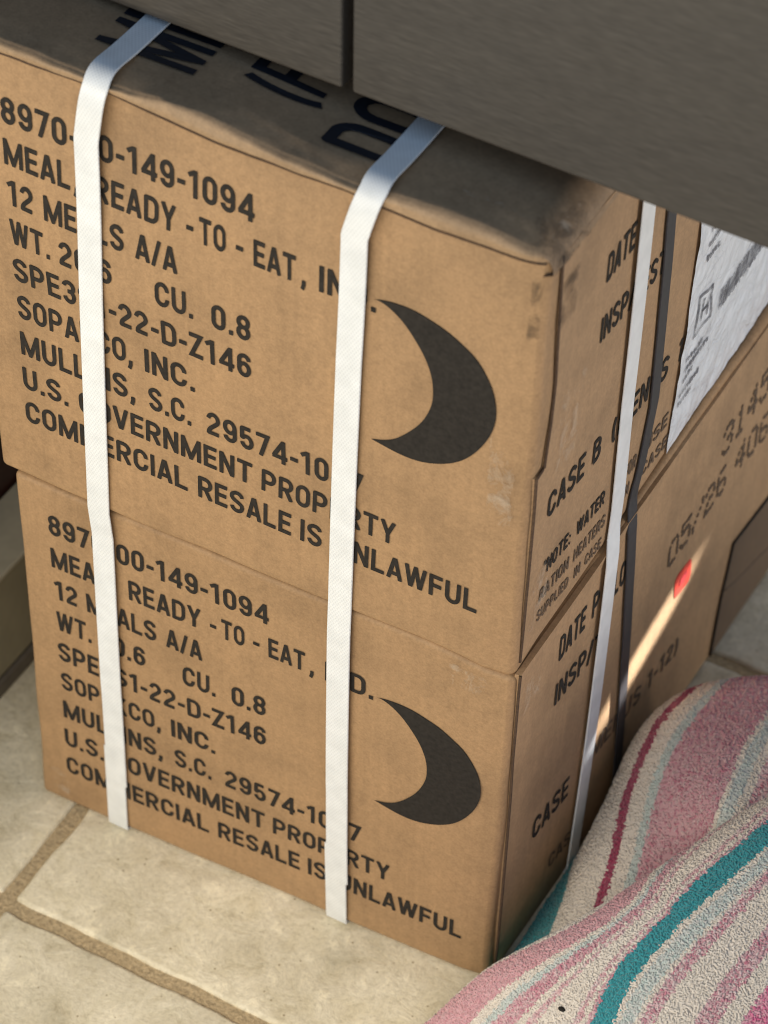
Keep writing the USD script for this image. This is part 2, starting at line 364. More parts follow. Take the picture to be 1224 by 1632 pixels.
# ------------------------------------------------------------------ the floor
GR = 0.0075; PITCH = 0.3165; X0, Y0 = 0.0185, -0.067
floor = thing("floor", (0, 0, 0), kind="structure", label="beige stone-look ceramic tile floor with brown grout joints")
g = trimesh.creation.box((3.4, 3.4, 0.02)); g.apply_translation((0.1, 0.4, -0.0124)); part("grout", g, "grout", floor, False)
for i in range(-5, 5):
    for j in range(-4, 6):
        lo = np.array([X0 + i * PITCH + GR / 2, Y0 + j * PITCH + GR / 2, -0.02]); hi = lo + [PITCH - GR, PITCH - GR, 0.02]
        near = -1 <= i <= 1 and -1 <= j <= 1
        m = rounded_box(lo, hi, 0.0022, (40, 40, 2) if near else (3, 3, 2))
        v = np.array(m.vertices)
        if near:
            edge = np.minimum(np.minimum(v[:, 0] - lo[0], hi[0] - v[:, 0]), np.minimum(v[:, 1] - lo[1], hi[1] - v[:, 1]))
            k = np.clip(1 - edge / 0.006, 0, 1)
            v[:, :2] += (k * 0.0034)[:, None] * (np.stack([meshkit.fbm(v * 90 + 5, 3, 3), meshkit.fbm(v * 90 + 9, 3, 4)], -1) - 0.5)
            top = v[:, 2] > -0.004
            v[:, 2] -= top * (k * 0.0012 * meshkit.fbm(v * 160, 2, 8))
            v[:, 2] = np.minimum(v[:, 2] + top * 0.0006 * (meshkit.fbm(v * 25, 3, 12) - 0.6), 0.0)
        m.vertices = v
        part("tile", m, "tile_grey" if (i * 7 + j * 3) % 3 == 0 and not (i == 0 and j == 0) else "tile_beige", floor, 35)

# ------------------------------------------------------------------ the furniture over the boxes, and the ledge on the left
PA, PB = np.array([0.0402, 0.0378]), np.array([0.3000, 0.0220])       # the plane of its front, in plan
dirp = (PB - PA) / np.linalg.norm(PB - PA); nrm = np.array([dirp[1], -dirp[0]])   # nrm points to the viewer
if nrm[1] > 0:
    nrm = -nrm


def cab_box(s0, s1, d0, d1, z0, z1, r=0.0015, n=(3, 3, 3)):
    """box along the front line from s0 to s1 (metres from PA), depth d0..d1 behind the front plane"""
    m = rounded_box((s0, d0, z0), (s1, d1, z1), r, n); v = np.array(m.vertices)
    xy = PA + v[:, :1] * dirp - v[:, 1:2] * nrm
    m.vertices = np.c_[xy, v[:, 2]]
    return m


ZB = 0.4535
cab = thing("cabinet", (*(PA + 0.4 * dirp + 0.2 * np.array([0, 1])), 0.0), "dark grey-brown wood-grain cabinet overhanging the upper carton", "cabinet")
GAPS = 0.1080
part("door_front", cab_box(-0.115, GAPS, 0.0, 0.018, ZB, 0.98), "grey_wood", cab)
part("door_front", cab_box(GAPS + 0.0042, 1.90, 0.0, 0.018, ZB, 0.98), "grey_wood", cab)
part("carcass", cab_box(-0.115, 1.90, 0.0205, 0.42, ZB + 0.006, 1.0), "grey_wood", cab)
part("side_panel", cab_box(1.902, 1.925, 0.0, 0.42, 0.0, 1.0), "grey_wood", cab)
led = thing("ledge", (-0.09, 0.3, 0), "low beige ledge with shade painted on its face, left of the cartons", "ledge")
m = rounded_box((-0.090, -0.35, 0.010), (-0.0590, 0.95, 0.0745), 0.003, (3, 10, 4)); part("riser", m, "ledge_shaded", led)
m = rounded_box((-0.091, -0.352, 0.0748), (-0.0575, 0.952, 0.0785), 0.0015, (3, 10, 2)); part("ledge_top", m, "ledge_paint", led)
m = rounded_box((-0.090, -0.35, 0.0), (-0.0570, 0.95, 0.0105), 0.002, (3, 10, 2)); part("shoe_strip", m, "dark_shoe", led)
wp = thing("wood_panel", (-0.105, 0.5, 0), "dark reddish-brown wooden panel standing behind the beige ledge", "panel")
part("board", rounded_box((-0.125, -0.05, 0.0), (-0.0925, 0.95, 1.0), 0.003, (3, 6, 6)), "red_wood", wp)

# ------------------------------------------------------------------ stroke lettering (condensed grotesque)
T = 0.160


def arc(cx, cy, rx, ry, a0, a1, n=14):
    a = np.radians(np.linspace(a0, a1, n)); return [(cx + rx * math.cos(t), cy + ry * math.sin(t)) for t in a]


def bez(p0, p1, p2, p3, n=10):
    t = np.linspace(0, 1, n)[:, None]; p = [np.array(q, float) for q in (p0, p1, p2, p3)]
    return [tuple(x) for x in (1 - t) ** 3 * p[0] + 3 * (1 - t) ** 2 * t * p[1] + 3 * (1 - t) * t ** 2 * p[2] + t ** 3 * p[3]]


def glyph(ch):
    """(list of centre lines, advance width); capital height 1"""
    l = T / 2; w = 0.56
    if ch in "MW": w = 0.80 if ch == "M" else 0.86
    if ch in "ACDGONUVYRBSPKXHT": w = 0.60
    if ch in "EFLJZ": w = 0.52
    if ch in "0235689": w = 0.54
    L, R, B, Tp = l, w - l, l, 1 - l; cx = w / 2; r = (R - L) / 2; ry = r * 1.15
    oval = [(R, B + ry)] + arc(cx, Tp - ry, r, ry, 0, 180) + arc(cx, B + ry, r, ry, 180, 360)
    s = None
    if ch in "O0": s = [oval]
    elif ch == "C": s = [[(R, .66)] + arc(cx, Tp - ry, r, ry, 0, 180) + arc(cx, B + ry, r, ry, 180, 360) + [(R, .35)]]
    elif ch == "G": s = [[(R, .66)] + arc(cx, Tp - ry, r, ry, 0, 180) + arc(cx, B + ry, r, ry, 180, 360) + [(R, .47), (cx, .47)]]
    elif ch == "D": s = [[(L, B), (cx - .05, B)] + arc(R - r, B + ry, r, ry, -90, 0) + arc(R - r, Tp - ry, r, ry, 0, 90) + [(L, Tp), (L, B)]]
    elif ch == "U": s = [[(L, 1)] + arc(cx, B + ry, r, ry, 180, 360) + [(R, 1)]]
    elif ch == "J": s = [[(L, .3)] + arc(cx, B + ry, r, ry, 180, 360) + [(R, 1)]]
    elif ch == "P": s = [[(L, 0), (L, Tp), (R - .22, Tp)] + arc(R - .22, (Tp + .43) / 2, .22, (Tp - .43) / 2, 90, -90) + [(L, .43)]]
    elif ch == "R": s = [[(L, 0), (L, Tp), (R - .22, Tp)] + arc(R - .22, (Tp + .46) / 2, .22, (Tp - .46) / 2, 90, -90) + [(L, .46)], [(cx, .46), (R + .01, 0)]]
    elif ch == "B": s = [[(L, B), (L, Tp), (R - .22, Tp)] + arc(R - .23, (Tp + .53) / 2, .2, (Tp - .53) / 2, 90, -90) + [(L, .53)], [(R - .25, .53)] + arc(R - .22, (B + .53) / 2, .22, (.53 - B) / 2, 90, -90) + [(L, B)]]
    elif ch == "S": s = [arc(cx, Tp - .2, r, .2, 8, 180) + bez((L, Tp - .2), (L, .50), (R, .52), (R, B + .22)) + arc(cx, B + .22, r, .22, 0, -172)]
    elif ch == "2": s = [arc(cx, Tp - .24, r, .24, 172, 0) + bez((R, Tp - .24), (R, .5), (L, .34), (L, B)) + [(R + .02, B)]]
    elif ch == "3": s = [arc(cx, Tp - .21, r, .21, 170, -60) + [(cx - .05, .53)], [(cx - .05, .53)] + arc(cx, B + .235, r, .235, 70, -170)]
    elif ch == "5": s = [[(R - .02, Tp), (L + .03, Tp), (L + .01, .50)] + arc(cx, B + .25, r, .25, 140, -168)]
    elif ch == "6": s = [arc(cx, Tp - ry, r, ry, 8, 180) + arc(cx, B + .25, r, .25, 180, 540, 26)]
    elif ch == "9": s = [[(w - x, 1 - y) for x, y in arc(cx, Tp - ry, r, ry, 8, 180) + arc(cx, B + .25, r, .25, 180, 540, 26)]]
    elif ch == "8": s = [arc(cx, Tp - .205, r - .01, .205, -90, 270, 24), arc(cx, B + .225, r, .225, 90, 450, 24)]
    elif ch == "1": w = .42; s = [[(.27, 0), (.27, 1)], [(.02, .79), (.24, .93)]]
    elif ch == "4": w = .58; s = [[(.43, 0), (.43, 1)], [(.41, .93), (.07, .30), (.07, .265)], [(0, .265), (w, .265)]]
    elif ch == "7": w = .50; s = [[(0, Tp), (w - .06, Tp), (.16, 0)]]
    elif ch == "A": s = [[(.06, 0), (cx, 1.04)], [(w - .06, 0), (cx, 1.04)], [(.12, .27), (w - .12, .27)]]
    elif ch == "V": s = [[(.06, 1), (cx, -.04)], [(w - .06, 1), (cx, -.04)]]
    elif ch == "W": s = [[(.06, 1), (w * .28, -.04), (cx, .96), (w * .72, -.04), (w - .06, 1)]]
    elif ch == "M": s = [[(L, 0), (L, 1)], [(R, 0), (R, 1)], [(L, .95), (cx, .06), (R, .95)]]
    elif ch == "N": s = [[(L, 0), (L, 1)], [(R, 0), (R, 1)], [(L, .97), (R, .03)]]
    elif ch == "E": s = [[(w, B), (L, B), (L, Tp), (w, Tp)], [(L, .51), (w - .04, .51)]]
    elif ch == "F": s = [[(L, 0), (L, Tp), (w, Tp)], [(L, .50), (w - .04, .50)]]
    elif ch == "H": s = [[(L, 0), (L, 1)], [(R, 0), (R, 1)], [(L, .51), (R, .51)]]
    elif ch == "L": s = [[(L, 1), (L, B), (w, B)]]
    elif ch == "T": s = [[(0, Tp), (w, Tp)], [(cx, 0), (cx, 1)]]
    elif ch == "I": w = T; s = [[(l, 0), (l, 1)]]
    elif ch == "Y": s = [[(.06, 1), (cx, .42), (w - .06, 1)], [(cx, .5), (cx, 0)]]
    elif ch == "K": s = [[(L, 0), (L, 1)], [(L, .36), (R + .01, 1)], [(L + .14, .52), (R + .03, 0)]]
    elif ch == "X": s = [[(.05, 0), (w - .05, 1)], [(.05, 1), (w - .05, 0)]]
    elif ch == "Z": s = [[(0, Tp), (w - .07, Tp), (.07, B), (w, B)]]
    elif ch == "-": w = .30; s = [[(.0, .42), (.30, .42)]]
    elif ch == ".": w = .18; s = [[(.09, 0), (.09, .18)]]
    elif ch == ",": w = .18; s = [[(.10, .18), (.10, .02), (.04, -.17)]]
    elif ch == "/": w = .36; s = [[(.04, -.02), (.32, 1.02)]]
    elif ch == "(": w = .30; s = [arc(.42, .45, .32, .66, 130, 230, 10)]
    elif ch == ")": w = .30; s = [arc(-.12, .45, .32, .66, 50, -50, 10)]
    elif ch == '"': w = .30; s = [[(.08, 1), (.08, .7)], [(.23, 1), (.23, .7)]]
    elif ch == "*": w = .30; s = [[(.15, 1), (.15, .66)], [(.02, .75), (.28, .92)], [(.02, .92), (.28, .75)]]
    elif ch == ":": w = .18; s = [[(.09, 0), (.09, .18)], [(.09, .5), (.09, .68)]]
    elif ch == " ": w = .30; s = []
    return s, w


GAP = 0.115
_gc = {}


def glyph_poly(ch):
    if ch not in _gc:
        s, w = glyph(ch)
        p = unary_union([LineString(x).buffer(T / 2, cap_style=2, join_style=1 if ch in "OCGDUPRBS0235689J()" else 2, mitre_limit=2.2, quad_segs=4) for x in s]) if s else None
        if p is not None and ch not in ",()":
            p = p.intersection(sbox(-1, -0.0, 3, 1.0)) if ch not in "/" else p
        _gc[ch] = (p.simplify(0.006) if p is not None else None, w)
    return _gc[ch]


def text_polys(txt):
    out, x = [], 0.0
    for ch in txt:
        p, w = glyph_poly(ch)
        if p is not None:
            for q in getattr(p, "geoms", [p]):
                if q.area > 1e-5:
                    out.append((q, x))
        x += w + GAP
    return out, x - GAP


def flat(polys):
    vs, fs, n = [], [], 0
    for q, dx in polys:
        v, f = trimesh.creation.triangulate_polygon(q, engine="earcut")
        vs.append(np.c_[v[:, 0] + dx, v[:, 1]]); fs.append(f + n); n += len(v)
    return np.vstack(vs), np.vstack(fs)


def print_line(words, face, parent, mat="ink", name="printed_word", cap=0.0122, lift=0.0004):
    """words: (text, u0, v0, u1, v1): baseline from (u0,v0) to (u1,v1) in the face's own metres. face(u, v, lift) -> world"""
    for txt, u0, v0, u1, v1 in words:
        ps, adv = text_polys(txt)
        v, f = flat(ps)
        d = np.array([u1 - u0, v1 - v0]); q = v[:, 0] / adv
        uv = np.array([u0, v0]) + q[:, None] * d + np.c_[0 * q, v[:, 1] * cap]
        part(name, trimesh.Trimesh(face(uv[:, 0], uv[:, 1], lift), f, process=False), mat, parent, False)


def front_face(box):
    return lambda u, v, lift: box(np.stack([u, np.full_like(u, -lift), v], -1))


def side_face(box):
    return lambda u, v, lift: box(np.stack([np.full_like(u, W + lift), u, v], -1))

# ------------------------------------------------------------------ the two cartons
RF, RS = 0.0095, 0.0120     # roll of the top panel over the front and over the right side


LX = [0.0, 0.0365, 0.0546, 0.067, 0.0941, 0.1129, 0.1289, 0.150, 0.1694, 0.1836, 0.2065, 0.2314, 0.251]
LZ = [0.2252, 0.2243, 0.2244, 0.2241, 0.2208, 0.2186, 0.2177, 0.2174, 0.2172, 0.2156, 0.2140, 0.2138, 0.2136]
CX = [0.0, 0.0355, 0.0535, 0.0671, 0.0809, 0.0944, 0.1131, 0.129, 0.150, 0.165, 0.1766, 0.190, 0.2059, 0.2207, 0.2355, 0.251]
CZ = [0.2308, 0.2302, 0.2282, 0.2262, 0.2276, 0.2290, 0.2276, 0.2250, 0.2226, 0.2206, 0.2206, 0.2222, 0.2228, 0.2224, 0.2212, 0.2190]
wig = lambda x, k, s: meshkit.fbm(np.stack([np.asarray(x) * k, 0 * np.asarray(x), 0 * np.asarray(x) + 3], -1), 3, s) - 0.5
lip_z = lambda x: np.interp(x, LX, LZ) + 0.0008 * wig(x, 60, 5)
crease_z = lambda x: np.interp(x, CX, CZ) + 0.0020 * wig(x, 70, 6)
from scipy.interpolate import PchipInterpolator
_tz = PchipInterpolator([-0.05, 0.0, 0.07, 0.11, 0.15, 0.18, 0.22, 0.251, 0.30], [0.2320, 0.2312, 0.2288, 0.2280, 0.2242, 0.2228, 0.2232, 0.2212, 0.2200])
top_z = lambda x: _tz(np.asarray(x, float))


def cap_mesh(box):
    """the top flap: a raw lower edge, a rolled front band, a crease, a rubbed facet and the flat top; rolls over the right side too"""
    th = np.linspace(0, np.pi / 2, 9)
    xs = [(-0.0002, 0.004), (0.0012, 0.0012)] + [(x, 0.0) for x in np.linspace(0.004, W - RS, 150)] + [(W - RS + RS * math.sin(t), RS - RS * math.cos(t)) for t in th[1:]] + [(W, RS + 0.0008), (W - 0.003, RS + 0.0009)]
    xs = np.array(xs); X, dr = xs[:, 0], xs[:, 1]
    L, C, Tz = lip_z(X), crease_z(X), top_z(X)
    rows = [(0.0040 + 0 * X, L), (-0.0002 + 0 * X, L), (-0.0012 + 0 * X, L + 0.0005)]
    for k in np.linspace(0.15, 0.85, 5):
        rows.append((-0.0012 - 0.0012 * math.sin(math.pi * k) + 0.0016 * wig(X + k, 50, 8) * math.sin(math.pi * k), L + (C - L) * k))
    rows += [(-0.0006 + 0 * X, C - 0.0006), (0.0002 + 0 * X, C - 0.0001), (0.0012 + 0 * X, C + 0.0002)]
    for y, k in ((0.0035, 0.30), (0.0062, 0.58), (0.0090, 0.84), (0.0108, 0.97), (0.0125, 1.0)):
        rows.append((y + 0.0035 * wig(X + y, 55, 9) + 0 * X, C + (Tz - C) * k + 0.0006 * wig(X + y * 9, 90, 4)))
    for y in np.r_[np.linspace(0.017, 0.06, 16), np.linspace(0.08, D - 0.002, 12)]:
        rows.append((y + 0 * X, Tz + 0.0008 * (meshkit.fbm(np.stack([X * 14, X * 0 + y * 14, X * 0], -1), 3, 2) - 0.5)))
    rows += [(D + 0 * X, Tz - 0.002), (D + 0 * X, Tz - 0.010)]
    P = np.stack([np.stack([X + 0.0010 * (wig(y + X * 0, 60, 12)) * (dr > 0.0015), y, np.minimum(z, Tz - dr)], -1) for y, z in rows], 1)
    nx, ny = P.shape[:2]; idx = np.arange(nx * ny).reshape(nx, ny)
    f = np.vstack([np.c_[idx[:-1, :-1].ravel(), idx[1:, :-1].ravel(), idx[1:, 1:].ravel()], np.c_[idx[:-1, :-1].ravel(), idx[1:, 1:].ravel(), idx[:-1, 1:].ravel()]])
    return trimesh.Trimesh(box(P.reshape(-1, 3)), f, process=False)


def lip_line(x):
    """the raw lower edge of the rolled top flap, in box coordinates"""
    return np.stack([x, -0.0006 + 0 * x, lip_z(x) - 0.0003], -1)


def ribbon(pts, wdir, nrm, width, thick=0.0007):
    """a flat strap: centre line pts, width and normal directions per point"""
    p, w, n = np.asarray(pts, float), np.asarray(wdir, float), np.asarray(nrm, float)
    w = np.broadcast_to(w, p.shape); w = w / np.linalg.norm(w, axis=1, keepdims=True); n = n / np.linalg.norm(n, axis=1, keepdims=True)
    hw = width / 2; ch = 0.0003
    prof = [(-hw, 0), (-hw, thick - ch), (-hw + ch, thick), (-hw * 0.33, thick * 1.05), (hw * 0.33, thick * 1.05), (hw - ch, thick), (hw, thick - ch), (hw, 0)]
    k = len(prof); rings = np.stack([p + a * w + b * n for a, b in prof], 1)
    v = rings.reshape(-1, 3); m = len(p); f = []
    for i in range(m - 1):
        for j in range(k):
            a, b2 = i * k + j, i * k + (j + 1) % k
            f += [(a, b2, b2 + k), (a, b2 + k, a + k)]
    for e, fl in ((0, False), ((m - 1) * k, True)):
        for j in range(1, k - 1):
            f.append((e, e + j, e + j + 1) if fl else (e, e + j + 1, e + j))
    t = trimesh.Trimesh(v, np.array(f), process=False); t.fix_normals()
    return t


up = thing("carton", upper(np.array([W / 2, D / 2, 0.0])), "upper kraft carton with a white film label, its top pushed under the cabinet", "carton")
lo = thing("carton", lower(np.array([W / 2, D / 2, 0.0])), "lower kraft carton standing on the tiles with a small red sticker on its side", "carton")

# upper: body, rolled top flap, side panel with its glued edge
m = rounded_box((0, 0, 0.0), (W - 0.0013, D, H - 0.0136), 0.0032, (26, 20, 24)); v = np.array(m.vertices)
v[:, 2] += np.clip((v[:, 2] - 0.14) / (H - 0.0136 - 0.14), 0, 1) * (lip_z(v[:, 0]) + 0.0016 - (H - 0.0136))
v[:, 2] -= 0.0045 * np.clip((v[:, 0] - 0.19) / 0.06, 0, 1) ** 2 * np.clip(1 - v[:, 2] / 0.03, 0, 1) * np.clip(1 - v[:, 1] / 0.2, 0, 1)
v = dent(v, 0.0022, 14.0, 3); m.vertices = upper(v); part("body", m, "kraft", up, 40)
cm = cap_mesh(upper); part("top_flap", cm, "kraft_top", up, 40)
ep = [(0.006, 0.0015), (0.0045, 0.03), (0.003, 0.085), (0.0015, 0.1075), (0.0118, 0.1085), (0.0142, 0.130), (0.0150, 0.150), (0.0125, 0.185), (0.0098, 0.2122)]
poly = Polygon(ep + [(D - 0.003, 0.2122), (D - 0.003, 0.0015)])
wob = lambda box: (lambda p: box(dent(np.array(p), 0.0014, 11.0, 9)))
part("side_panel", slab_from_polygon(poly, 0.0026, 0, W, wob(upper)), "kraft_side", up, 25)


def tube(pts, r, box=None, sides=5):
    p = np.asarray(pts, float)
    p = np.vstack([np.linspace(a, b, 6)[:-1] for a, b in zip(p[:-1], p[1:])] + [p[-1:]])
    if box is not None:
        p = box(dent(p, 0.0014, 11.0, 9))
    t = np.gradient(p, axis=0); t /= np.linalg.norm(t, axis=1, keepdims=True)
    a = np.cross(t, [0.3, 0.9, 0.2]); a /= np.linalg.norm(a, axis=1, keepdims=True); b = np.cross(t, a)
    ang = np.linspace(0, 2 * np.pi, sides, endpoint=False)
    v = (p[:, None] + r * (np.cos(ang)[None, :, None] * a[:, None] + np.sin(ang)[None, :, None] * b[:, None])).reshape(-1, 3); f = []
    for i in range(len(p) - 1):
        for j in range(sides):
            q, w = i * sides + j, i * sides + (j + 1) % sides
            f += [(q, w, w + sides), (q, w + sides, q + sides)]
    return trimesh.Trimesh(v, np.array(f), process=False)


part("flap_edge", tube(upper(lip_line(np.linspace(0.003, W - 0.003, 90))), 0.00075), "raw_edge", up, True)
part("glued_edge", tube([(W - 0.0002, y - 0.0005, z) for y, z in ep], 0.0007, upper), "raw_edge", up, True)

# lower
m = rounded_box((0, 0, 0.0008), (W - 0.0013, D, H - 0.0006), 0.0030, (26, 20, 24)); v = np.array(m.vertices)
v[:, 2] -= 0.0045 * np.clip((v[:, 0] - 0.19) / 0.06, 0, 1) ** 2 * np.clip(1 - (H - v[:, 2]) / 0.03, 0, 1) * np.clip(1 - v[:, 1] / 0.2, 0, 1)
v = dent(v, 0.0022, 14.0, 21); m.vertices = lower(v); part("body", m, "kraft", lo, 40)
ep2 = [(0.0075, 0.0015), (0.0062, 0.05), (0.0050, 0.115), (0.0035, 0.17), (0.0028, 0.2165)]
poly = Polygon(ep2 + [(D - 0.003, 0.2165), (D - 0.003, 0.0015)])
part("side_panel", slab_from_polygon(poly, 0.0026, 0, W, wob(lower)), "kraft_side", lo, 25)
part("glued_edge", tube([(W - 0.0002, y - 0.0005, z) for y, z in ep2], 0.0007, lower), "raw_edge", lo, True)

# ---- lettering on the fronts (the same print on both)
LINES = [[("8970-00-149-1094", 0.0172, 0.1325)],
         [("MEAL", 0.0170, 0.0480), (",", 0.0500, 0.0518), ("READY", 0.0593, 0.0970), ("-", 0.1020, 0.1052), ("TO", 0.1080, 0.1197), ("-", 0.1242, 0.1274), ("EAT", 0.1320, 0.1505), (",", 0.1530, 0.1549), ("IND.", 0.1608, 0.1852)],
         [("12", 0.0175, 0.0298), ("MEALS", 0.0350, 0.0730), ("A/A", 0.0785, 0.0975)],
         [("WT.", 0.0173, 0.0364), ("20.6", 0.0410, 0.0664), ("CU.", 0.0868, 0.1045), ("0.8", 0.1130, 0.1303)],
         [("SPE3S1-22-D-Z146", 0.0167, 0.1305)],
         [("SOPAKCO,", 0.0170, 0.0735), ("INC.", 0.0796, 0.1036)],
         [("MULLINS,", 0.0170, 0.0735), ("S.C.", 0.0805, 0.1010), ("29574-1047", 0.1085, 0.1816)],
         [("U.S.", 0.0165, 0.0393), ("GOVERNMENT", 0.0450, 0.1300), ("PROPERTY", 0.1345, 0.1973)],
         [("COMMERCIAL", 0.0163, 0.0982), ("RESALE", 0.1035, 0.1490), ("IS", 0.1535, 0.1636), ("UNLAWFUL", 0.1700, 0.2360)]]
MOON = [(0.1819, 0.172), (0.19, 0.1733), (0.1982, 0.173), (0.2053, 0.1713), (0.2125, 0.1687), (0.2191, 0.1648), (0.225, 0.1603), (0.2296, 0.1539), (0.2328, 0.1468), (0.2343, 0.1381), (0.2337, 0.13), (0.231, 0.1218), (0.2264, 0.1136), (0.221, 0.1075), (0.2139, 0.1029), (0.2051, 0.1), (0.1969, 0.0997), (0.1894, 0.1009), (0.1826, 0.1023), (0.1878, 0.1038), (0.1937, 0.1073), (0.1994, 0.1135), (0.2042, 0.1209), (0.2074, 0.1298), (0.208, 0.137), (0.2071, 0.1443), (0.2045, 0.1516), (0.201, 0.1577), (0.1965, 0.1637), (0.192, 0.168), (0.1868, 0.1712)]


def moon_mesh(box, du, dv):
    a = np.array(MOON); outer, inner = a[:19], np.vstack([a[18:], a[:1]])
    sp = lambda q: CubicSpline(np.linspace(0, 1, len(q)), q)(np.linspace(0, 1, 60))
    poly = Polygon(np.vstack([sp(outer), sp(inner)[1:-1]])).buffer(0)
    m = trimesh.creation.extrude_polygon(poly, 0.0001, engine="earcut").subdivide_to_size(0.008)
    p = np.stack([m.vertices[:, 0] + du, -0.0004 - m.vertices[:, 2], m.vertices[:, 1] + dv], -1)
    return trimesh.Trimesh(box(p), m.faces, process=False)


for box, root, dm, body_seed, v0, pitch, k0, k1 in ((upper, up, (0, 0), 3, 0.1925, 0.01957, -0.0394, 0.00093), (lower, lo, (0.0052, 0.0005), 21, 0.1899, 0.02061, 0.0018, 0.0005)):
    # the print lies on the dented body: same dent field
    bx = (lambda b, s: (lambda p: b(dent(np.array(p, float) + 0.0, 0.0022, 14.0, s))))(box, body_seed)
    ff = front_face(bx)
    for i, ws in enumerate(LINES):
        sc = 1.0 if root is lo else 0.984
        base = lambda u: v0 - pitch * i + (k0 + k1 * i) * u
        print_line([(t, a * sc + (0 if root is lo else 0.0006), base(a), b * sc + (0 if root is lo else 0.0006), base(b)) for t, a, b in ws], ff, root)
    part("crescent_mark", moon_mesh(bx, *dm), "ink", root, False)

# ---- lettering on the right sides
su, sl = side_face(wob(upper)), side_face(wob(lower))
print_line([("DATE", .0546, .1686, .0805, .1684), ("P", .0915, .1695, .0985, .1690)], su, up, cap=0.0135)
print_line([("INSP/TEST", .0545, .1393, .1170, .1318)], su, up, cap=0.0125)
print_line([("CASE", .0183, .0748, .0530, .0705), ("B", .0610, .0690, .0690, .0680), ("(MENUS", .0800, .0665, .1390, .0585), ("1", .1500, .0565, .1545, .0560)], su, up, cap=0.0135)
print_line([('"NOTE:', .0207, .0409, .0470, .0370), ("WATER", .0530, .0360, .0810, .0315)], su, up, cap=0.0085)
print_line([("RATION", .0197, .0265, .0480, .0215), ("HEATERS", .0530, .0205, .0850, .0150)], su, up, "ink_faded", cap=0.0075)
print_line([("SUPPLIED", .0194, .0145, .0500, .0090), ("IN", .0560, .0080, .0620, .0070), ("CASE", .0670, .0060, .0840, .0025)], su, up, "ink_faded", cap=0.0065)
print_line([("FOR", .1020, .0270, .1150, .0250), ("USE", .1240, .0245, .1500, .0215)], su, up, "ink_faded", cap=0.0085)
print_line([("IN A", .1040, .0140, .1180, .0120), ("CASE", .1240, .0110, .1540, .0060)], su, up, "ink_faded", cap=0.0075)
print_line([("DATE", .0433, .1880, .0690, .1855), ("P", .0760, .1850, .0825, .1843), ("LOT", .0985, .1788, .1165, .1778)], sl, lo, cap=0.0155)
print_line([("INSP/T", .0434, .1589, .0905, .1520)], sl, lo, cap=0.0140)
print_line([("CASE", .0331, .0737, .0700, .0684)], sl, lo, cap=0.0150)
print_line([("MENUS", .0940, .0698, .1485, .0603), ("1-12)", .1560, .0592, .1934, .0528)], sl, lo, "ink_faded", cap=0.0130)
print_line([("CASE", .0560, .0270, .0860, .0220)], sl, lo, "ink_faded", cap=0.0100)
DOTS = {"0": "01110 10001 10001 10001 10001 10001 01110", "5": "11111 10000 11110 00001 00001 10001 01110", "/": "00001 00001 00010 00100 01000 10000 10000", "2": "01110 10001 00001 00110 01000 10000 11111",
        "6": "01110 10000 10000 11110 10001 10001 01110", "3": "01110 10001 00001 00110 00001 10001 01110", "1": "00100 01100 00100 00100 00100 00100 01110", "4": "00010 00110 01010 10010 11111 00010 00010"}


def dot_print(txt, u0, v0, u1, v1, cap, face, parent):
    vs, fs, n = [], [], 0
    ang = np.linspace(0, 2 * np.pi, 7)[:-1]; tot = len(txt) * 6 - 1
    for k, ch in enumerate(txt):
        for r, row in enumerate(DOTS[ch].split()):
            for c, on in enumerate(row):
                if on == "1":
                    s = (k * 6 + c) / tot; rr = cap / 6 * rng.uniform(0.48, 0.66)
                    u = u0 + (u1 - u0) * s + rng.normal(0, 0.00018); v = v0 + (v1 - v0) * s + cap * (6 - r) / 6 + rng.normal(0, 0.00025)
                    vs.append(face(u + rr * np.cos(ang) * 0.9, v + rr * np.sin(ang), 0.0004)); fs += [(n, n + a, n + a + 1) for a in range(1, 5)]; n += 6
    part("date_stamp", trimesh.Trimesh(np.vstack(vs), np.array(fs), process=False), "ink_faded", parent, False)


dot_print("05/26", .1640, .1395, .2310, .1395, .0160, sl, lo)
dot_print("3145", .2205, .1668, .2780, .1660, .0175, sl, lo)
dot_print("406", .2420, .1390, .2850, .1315, .0165, sl, lo)

# ---- big lettering on the top of the upper carton, read from the right
tp = lambda p: upper(p)


def top_face(x_base):
    def f(u, v, lift):
        x = x_base - v
        n = 0.0008 * (meshkit.fbm(np.stack([x * 14, u * 14, u * 0], -1), 3, 2) - 0.5)
        return upper(np.stack([x, u, top_z(x) + n + 0.0006], -1))
    return f


def top_word(txt, x_base, y0, y1, cap):
    print_line([(txt, y0, 0.0, y1, 0.0)], top_face(x_base), up, "ink_blue", cap=cap)


top_word("ME", 0.0935, 0.0180, 0.0495, 0.0430)
top_word("(F", 0.1400, 0.0255, 0.0445, 0.0310)
top_word("DO", 0.1825, 0.0120, 0.0480, 0.0320)


